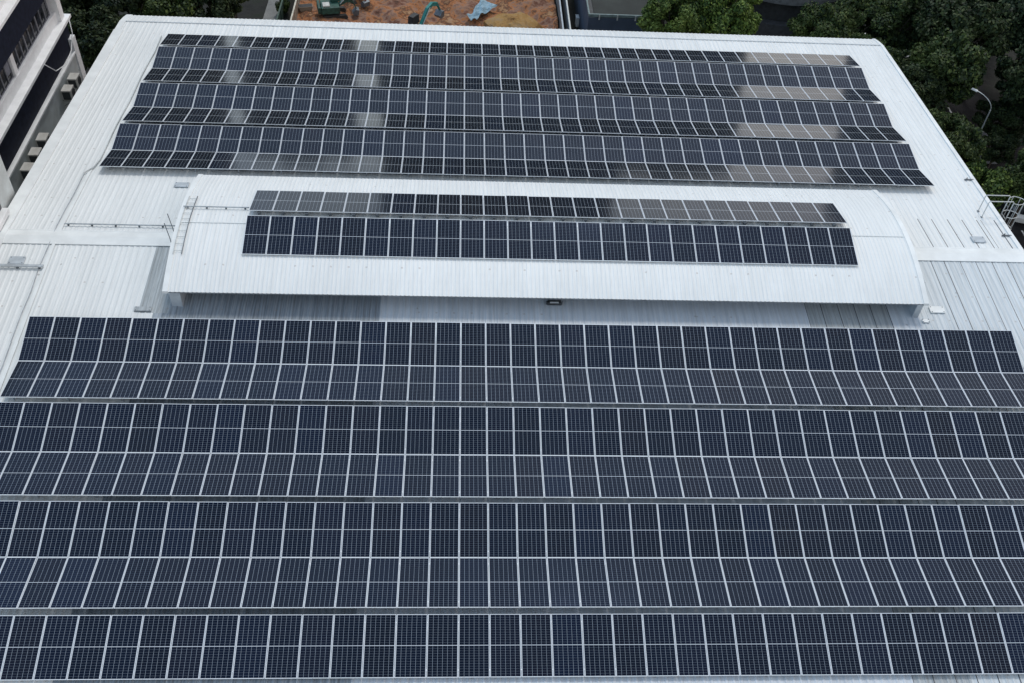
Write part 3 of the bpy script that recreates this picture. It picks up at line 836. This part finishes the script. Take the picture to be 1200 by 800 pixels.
# cars
def car(label, loc, rz_, paint, van=False):
    t = empty('parked_car', loc, rz_, label=label, cat='car' if not van else 'van', group='cars beneath the trees')
    H = 1.45 if not van else 1.95
    body = [(-2.15, .35), (2.15, .35), (2.2, .75), (1.9, .92), (1.0, .98), (.35, H), (-1.3, H), (-2.0, 1.0), (-2.2, .8)] if not van else \
           [(-2.3, .35), (2.3, .35), (2.35, .95), (1.75, 1.15), (1.2, H), (-2.25, H), (-2.35, .9)]
    MB().prism(body, -.86, .86).build('body', paint, t, bevel=.08)
    if van: MB().face([(1.77, -.7, 1.17), (1.77, .7, 1.17), (1.24, .7, H - .04), (1.24, -.7, H - .04)]).build('windscreen', M['glass_dark'], t)
    else:
        MB().box(-.02, .02, -.72, .72, -.42, .42, M=Matrix.Translation((.69, 0, 1.24)) @ Matrix.Rotation(-.95, 4, 'Y')).build('windscreen', M['glass_dark'], t)
        MB().box(-.02, .02, -.7, .7, -.36, .36, M=Matrix.Translation((-1.67, 0, 1.25)) @ Matrix.Rotation(.98, 4, 'Y')).build('rear_window', M['glass_dark'], t)
    for s in (-1, 1):
        MB().prism([(-1.5, 1.0), (.72, 1.0), (.22, H - .1), (-1.2, H - .1)], s * .862 - .006, s * .862 + .006).build('side_window', M['glass_dark'], t)
        MB().box(2.12, 2.22, s * .6 - .16, s * .6 + .16, .66, .8).build('headlight', M['cap'], t)
        for x in (-1.35, 1.35):
            w = MB().tube([(x, s * .78, .33), (x, s * .92, .33)], .33, 18).build('wheel', M['exblack'], t)
            MB().tube([(x, s * .921, .33), (x, s * .935, .33)], .19, 12).build('hubcap', M['steel'], w)
    return t
carw = basic('white_car_paint', (.62, .64, .66), .25, var=.04)
carg = basic('silver_grey_car_paint', (.30, .32, .36), .3, .3, var=.05)
car('pale car parked by the caged ladder at right edge', (47.2, 63.5, .03), R(74), carw)
car('silver car glimpsed through leaves below the street lamp', (46.6, 71.8, .03), R(86), carg)
car('white van half hidden under trees beyond the roof corner', (43.8, 86.8, .03), R(70), carw, True)

# ------------------------------------------------------------------ trees
LEAF = [leaf_mat('leaves_dark', (.004, .009, .006), (.018, .037, .014), (.050, .068, .020)),
        leaf_mat('leaves_mid', (.006, .013, .007), (.030, .058, .018), (.085, .115, .026)),
        leaf_mat('leaves_bright', (.012, .028, .010), (.058, .115, .028), (.16, .22, .04))]
BARK = basic('bark', (.07, .055, .045), .9)
def crown_mesh(seed, n, mat, leaf=.26):
    r = np.random.default_rng(seed)
    K = 58
    cc = r.normal(size=(K, 3)); cc /= np.linalg.norm(cc, axis=1)[:, None]
    cc *= (r.uniform(.35, .88, K) ** .7)[:, None]; cc[:, 2] = cc[:, 2] * .62 + .08
    rad = r.uniform(.11, .30, K)
    which = r.integers(0, K, n)
    d = r.normal(size=(n, 3)); d /= np.linalg.norm(d, axis=1)[:, None]
    rr = r.uniform(.35, 1.08, n) ** .6
    P = cc[which] + d * (rad[which] * rr)[:, None] * np.array([1, 1, .72])
    # orientation: outward normal, tilted at random
    nrm = d * .6 + r.normal(size=(n, 3)) * .6 + np.array([0, 0, .5]); nrm /= np.linalg.norm(nrm, axis=1)[:, None]
    t1 = np.cross(nrm, r.normal(size=(n, 3))); t1 /= np.linalg.norm(t1, axis=1)[:, None]; t2 = np.cross(nrm, t1)
    s = (leaf / 4.2) * r.uniform(.5, 1.25, n)[:, None]
    a = P - t1 * s; b = P + t2 * s * .55; c = P + t1 * s; e = P - t2 * s * .55
    V = np.stack([a, b, c, e], 1).reshape(-1, 3)
    me = bpy.data.meshes.new('crown'); me.vertices.add(n * 4); me.vertices.foreach_set('co', V.ravel())
    me.loops.add(n * 4); me.loops.foreach_set('vertex_index', np.arange(n * 4, dtype=np.int32))
    me.polygons.add(n); me.polygons.foreach_set('loop_start', np.arange(0, n * 4, 4, dtype=np.int32))
    me.polygons.foreach_set('loop_total', np.full(n, 4, np.int32))
    me.materials.append(mat); me.update(calc_edges=True); return me
CROWNS = {}
for k in range(3):
    for v in range(2): CROWNS[(k, v)] = crown_mesh(10 * k + v, 26000, LEAF[k], .2)
def trunk_mesh(seed):
    r = random.Random(seed); mb = MB()
    mb.tube([(0, 0, -1.6), (.03, .02, -1.0), (0, .05, -.35)], .055, 8, r2=.04)
    for k in range(7):
        a = k * .9 + r.random(); l = r.uniform(.4, .75)
        mb.tube([(0, .05, -.4), (math.cos(a) * l * .5, math.sin(a) * l * .5, -.1), (math.cos(a) * l, math.sin(a) * l, .25)], .025, 6, r2=.008)
    return mb.mesh('trunk', [BARK])
TR = [trunk_mesh(s) for s in range(2)]
def tree(x, y, r, h, k, label, zs=1.15):
    t = empty('tree', (x, y, 0), random.uniform(0, 6.28), label=label, cat='tree', group='trees around the factory')
    c = linked(CROWNS[(k, random.randint(0, 1))], 'crown', t); c.scale = (r, r * random.uniform(.9, 1.1), r * zs)
    c.location = (0, 0, h - r * zs * .6)
    tr = linked(random.choice(TR), 'trunk', t); hz = h - r * zs * .6
    tr.scale = (r, r, hz / 1.6); tr.location = (0, 0, hz)
TREES = [  # x, y, radius, height, kind, label
    (18.3, 77.5, 3.0, 11.0, 2, 'bright green tree overlapping the blue building corner'),
    (22.6, 79.3, 3.6, 11.2, 2, 'bright green tree just left of the round building'),
    (20.8, 84.5, 3.6, 10.0, 1, 'green tree behind the two bright trees by the blue building'),
    (31.0, 76.6, 3.0, 10.4, 1, 'mid green tree in front of the round building, right side'),
    (34.6, 79.5, 3.2, 10.0, 1, 'mid green tree right of the round building'),
    (34.4, 73.6, 2.6, 9.6, 1, 'green tree directly behind the far right roof corner'),
    (39.2, 80.5, 3.6, 10.2, 1, 'tree beside the road beyond the far right corner'),
    (37.0, 74.8, 2.4, 8.0, 1, 'low tree hiding the white van'),
    (40.3, 71.3, 3.8, 11.0, 1, 'largest tree beside the upper right roof edge'),
    (36.6, 68.4, 2.8, 9.6, 0, 'dark tree leaning along the upper right roof edge'),
    (43.5, 76.2, 4.0, 11.5, 0, 'dark tree in the upper right wood, behind the largest tree'),
    (43.5, 83.5, 3.8, 11.0, 0, 'dark tree at the top edge, right of the road'),
    (48.3, 80.5, 4.3, 12.0, 0, 'dark tree in the top right corner'),
    (50.5, 75.0, 4.4, 12.0, 0, 'dark tree at right edge just below the top corner'),
    (54.0, 84.0, 5.0, 13.0, 0, 'dark tree behind those in the top right corner'),
    (51.0, 68.5, 4.4, 12.2, 0, 'dark tree on the far side of the street lamp'),
    (36.9, 61.0, 2.8, 10.2, 1, 'rounded tree left of the street lamp, by the roof edge'),
    (38.4, 57.4, 3.0, 8.6, 2, 'brighter tree below the street lamp, behind the caged ladder'),
    (42.6, 57.6, 2.6, 9.2, 1, 'tree at the right edge above the caged ladder'),
    (48.6, 61.0, 3.2, 11.5, 0, 'dark tree at the right edge level with the lamp base'),
    (47.6, 70.4, 3.5, 10.5, 0, 'dark tree close behind the street lamp, on its right'),
    (46.4, 62.2, 2.8, 8.6, 0, 'dark tree right of the street lamp base, at the right edge'),
    (49.8, 65.0, 3.2, 9.5, 0, 'dark tree filling the right edge beyond the lamp base'),
    (45.6, 69.3, 2.3, 6.4, 0, 'low dark tree in the hollow behind the street lamp'),
    (44.6, 66.6, 1.7, 5.2, 0, 'low dark tree beside the foot of the street lamp'),
    (33.8, 64.0, 1.9, 7.6, 0, 'small dark tree close against the right wall'),
    (34.6, 55.6, 1.7, 7.0, 0, 'small dark tree beside the right wall near the ladder'),
    (46.0, 92.5, 4.2, 11.0, 0, 'dark tree beyond the white van, out by the road'),
    (52.0, 94.0, 4.6, 12.0, 0, 'dark tree behind the wood on the far side of the road'),
    (-28.6, 72.6, 3.0, 10.0, 0, 'dark tree squeezed behind the office building corner'),
    (-27.3, 76.6, 3.4, 10.6, 0, 'dark tree behind the far left roof corner'),
    (-31.5, 77.5, 3.6, 12.0, 0, 'dark tree left of the corner, beyond the office block'),
    (-24.0, 77.5, 3.4, 10.4, 1, 'green tree just right of the far left roof corner'),
    (-21.0, 78.6, 2.8, 9.6, 0, 'dark tree midway between left corner and path'),
    (-26.5, 70.0, 2.2, 7.0, 1, 'low yellowish tree in the gap beside the left roof edge'),
    (-25.5, 83.5, 3.6, 10.5, 0, 'dark tree in second line behind the left corner'),
    (-20.4, 84.8, 2.6, 8.5, 1, 'green tree by the path left of the building site'),
    (-21.8, 91.0, 2.6, 8.0, 0, 'dark tree farther along the left side of the path'),
]
for a in TREES: tree(*a)
for i, (x, y, s) in enumerate(((-16.9, 88.0, 1.0), (-16.9, 92.5, 1.1), (-17.0, 97, .9))):
    t = empty('shrub', (x - .5, y, 0), label=('nearest', 'middle', 'farthest')[i] + ' small shrub on the strip beside the path', cat='shrub', group='shrubs beside the path')
    c = linked(CROWNS[(1, 0)], 'foliage', t); c.scale = (s * .7, s, s); c.location = (0, 0, s * .7)

# ------------------------------------------------------------------ city beyond the frame (mirrored in the far panels)
M['tower'] = basic('dark_tower_facade', (.022, .034, .03), .7, var=.3, scale=.08)
M['towerwin'] = basic('tower_windows', (.02, .028, .03), .3)
def tower(label, az0, az1, elev, dist):
    x0 = dist * math.tan(R(az0)); x1 = dist * math.tan(R(az1)); H = 16 + (dist - 52) * math.tan(R(elev))
    t = empty('apartment_block', ((x0 + x1) / 2, dist, 0), label=label, cat='apartment block', group='dark apartment blocks beyond the site')
    w = (x1 - x0) / 2
    MB().box(-w, w, 0, 16, 0, H).build('wall', M['tower'], t)
    mb = MB(); z = 2.5
    while z < H - 2:
        x = -w + 1
        while x < w - 2: mb.box(x, x + 1.8, -.05, -.001, z, z + 1.4); x += 3.2
        z += 3.1
    mb.build('windows', M['towerwin'], t)
    MB().box(-w * .4, w * .4, 4, 12, H, H + 2.5).build('roof_hut', M['tower'], t)
TW = [('wide dark apartment block far left beyond the trees', -42, -14.2, 21, 190), ('low dark apartment block left of centre', -12.4, -6.3, 10.6, 210),
      ('tallest dark apartment block straight behind the building site', -4.6, 9.7, 19, 200), ('mid height dark block right of the tallest one', 9.8, 16.5, 11.2, 215),
      ('wide dark apartment block far right beyond the road', 23.7, 48, 17, 195)]
for a in TW: tower(*a)

# ------------------------------------------------------------------ light
w = bpy.data.worlds.new('World'); sc.world = w; w.use_nodes = True
nt = w.node_tree; bg = nt.nodes['Background']
sky = nt.nodes.new('ShaderNodeTexSky'); sky.sky_type = 'NISHITA'; sky.sun_disc = False
SUN_EL, SUN_AZ = R(58), R(14)      # azimuth from +Y, clockwise
sky.sun_elevation = SUN_EL; sky.sun_rotation = SUN_AZ
sky.air_density = 1.2; sky.dust_density = 2.0
tc = nt.nodes.new('ShaderNodeTexCoord')
mp = nt.nodes.new('ShaderNodeMapping'); mp.inputs['Scale'].default_value = (1, 1, 2.2)
nt.links.new(tc.outputs['Generated'], mp.inputs[0])
cl = noise(nt, mp.outputs[0], 2.1, 5, .55)
sep = N(nt, 'ShaderNodeSeparateXYZ'); nt.links.new(tc.outputs['Generated'], sep.inputs[0])
# cloud layer: warm white near the horizon, blue grey higher up
elev = ramp(nt, sep.outputs[2], [(0, (16.5, 16.0, 14.9)), (.16, (15.5, 15.2, 14.4)), (.34, (9.2, 9.6, 9.8)), (.62, (8.0, 8.9, 9.9)), (.82, (5.4, 6.2, 7.0)), (1, (3.6, 4.4, 5.2))])
cloud = mixc(nt, ramp(nt, cl, [(.35, (0, 0, 0)), (.65, (.35, .35, .35))]), elev, (6.2, 6.5, 7.2))
fac_ = .82
tint = ramp(nt, mth(nt, 'ADD', mth(nt, 'MULTIPLY', sep.outputs[0], .5), .5), [(.15, (.74, .96, 1.25)), (.5, (.94, 1.01, 1.0)), (.85, (1.16, 1.0, .95))])
cloud = mixc(nt, 1.0, cloud, tint, 'MULTIPLY')
col = mixc(nt, fac_, sky.outputs[0], cloud)
nt.links.new(col, bg.inputs[0]); bg.inputs[1].default_value = .10
sl = bpy.data.lights.new('sun', 'SUN'); sl.energy = 1.4; sl.angle = R(12); sl.color = (1, .97, .93)
so = bpy.data.objects.new('sun', sl); C.objects.link(so)
d = Vector((math.sin(SUN_AZ) * math.cos(SUN_EL), math.cos(SUN_AZ) * math.cos(SUN_EL), math.sin(SUN_EL)))
so.rotation_euler = d.to_track_quat('Z', 'Y').to_euler()
vs = sc.view_settings
vs.view_transform = 'Standard'; vs.look = 'None'; vs.gamma = 1; vs.use_curve_mapping = False; vs.exposure = .04
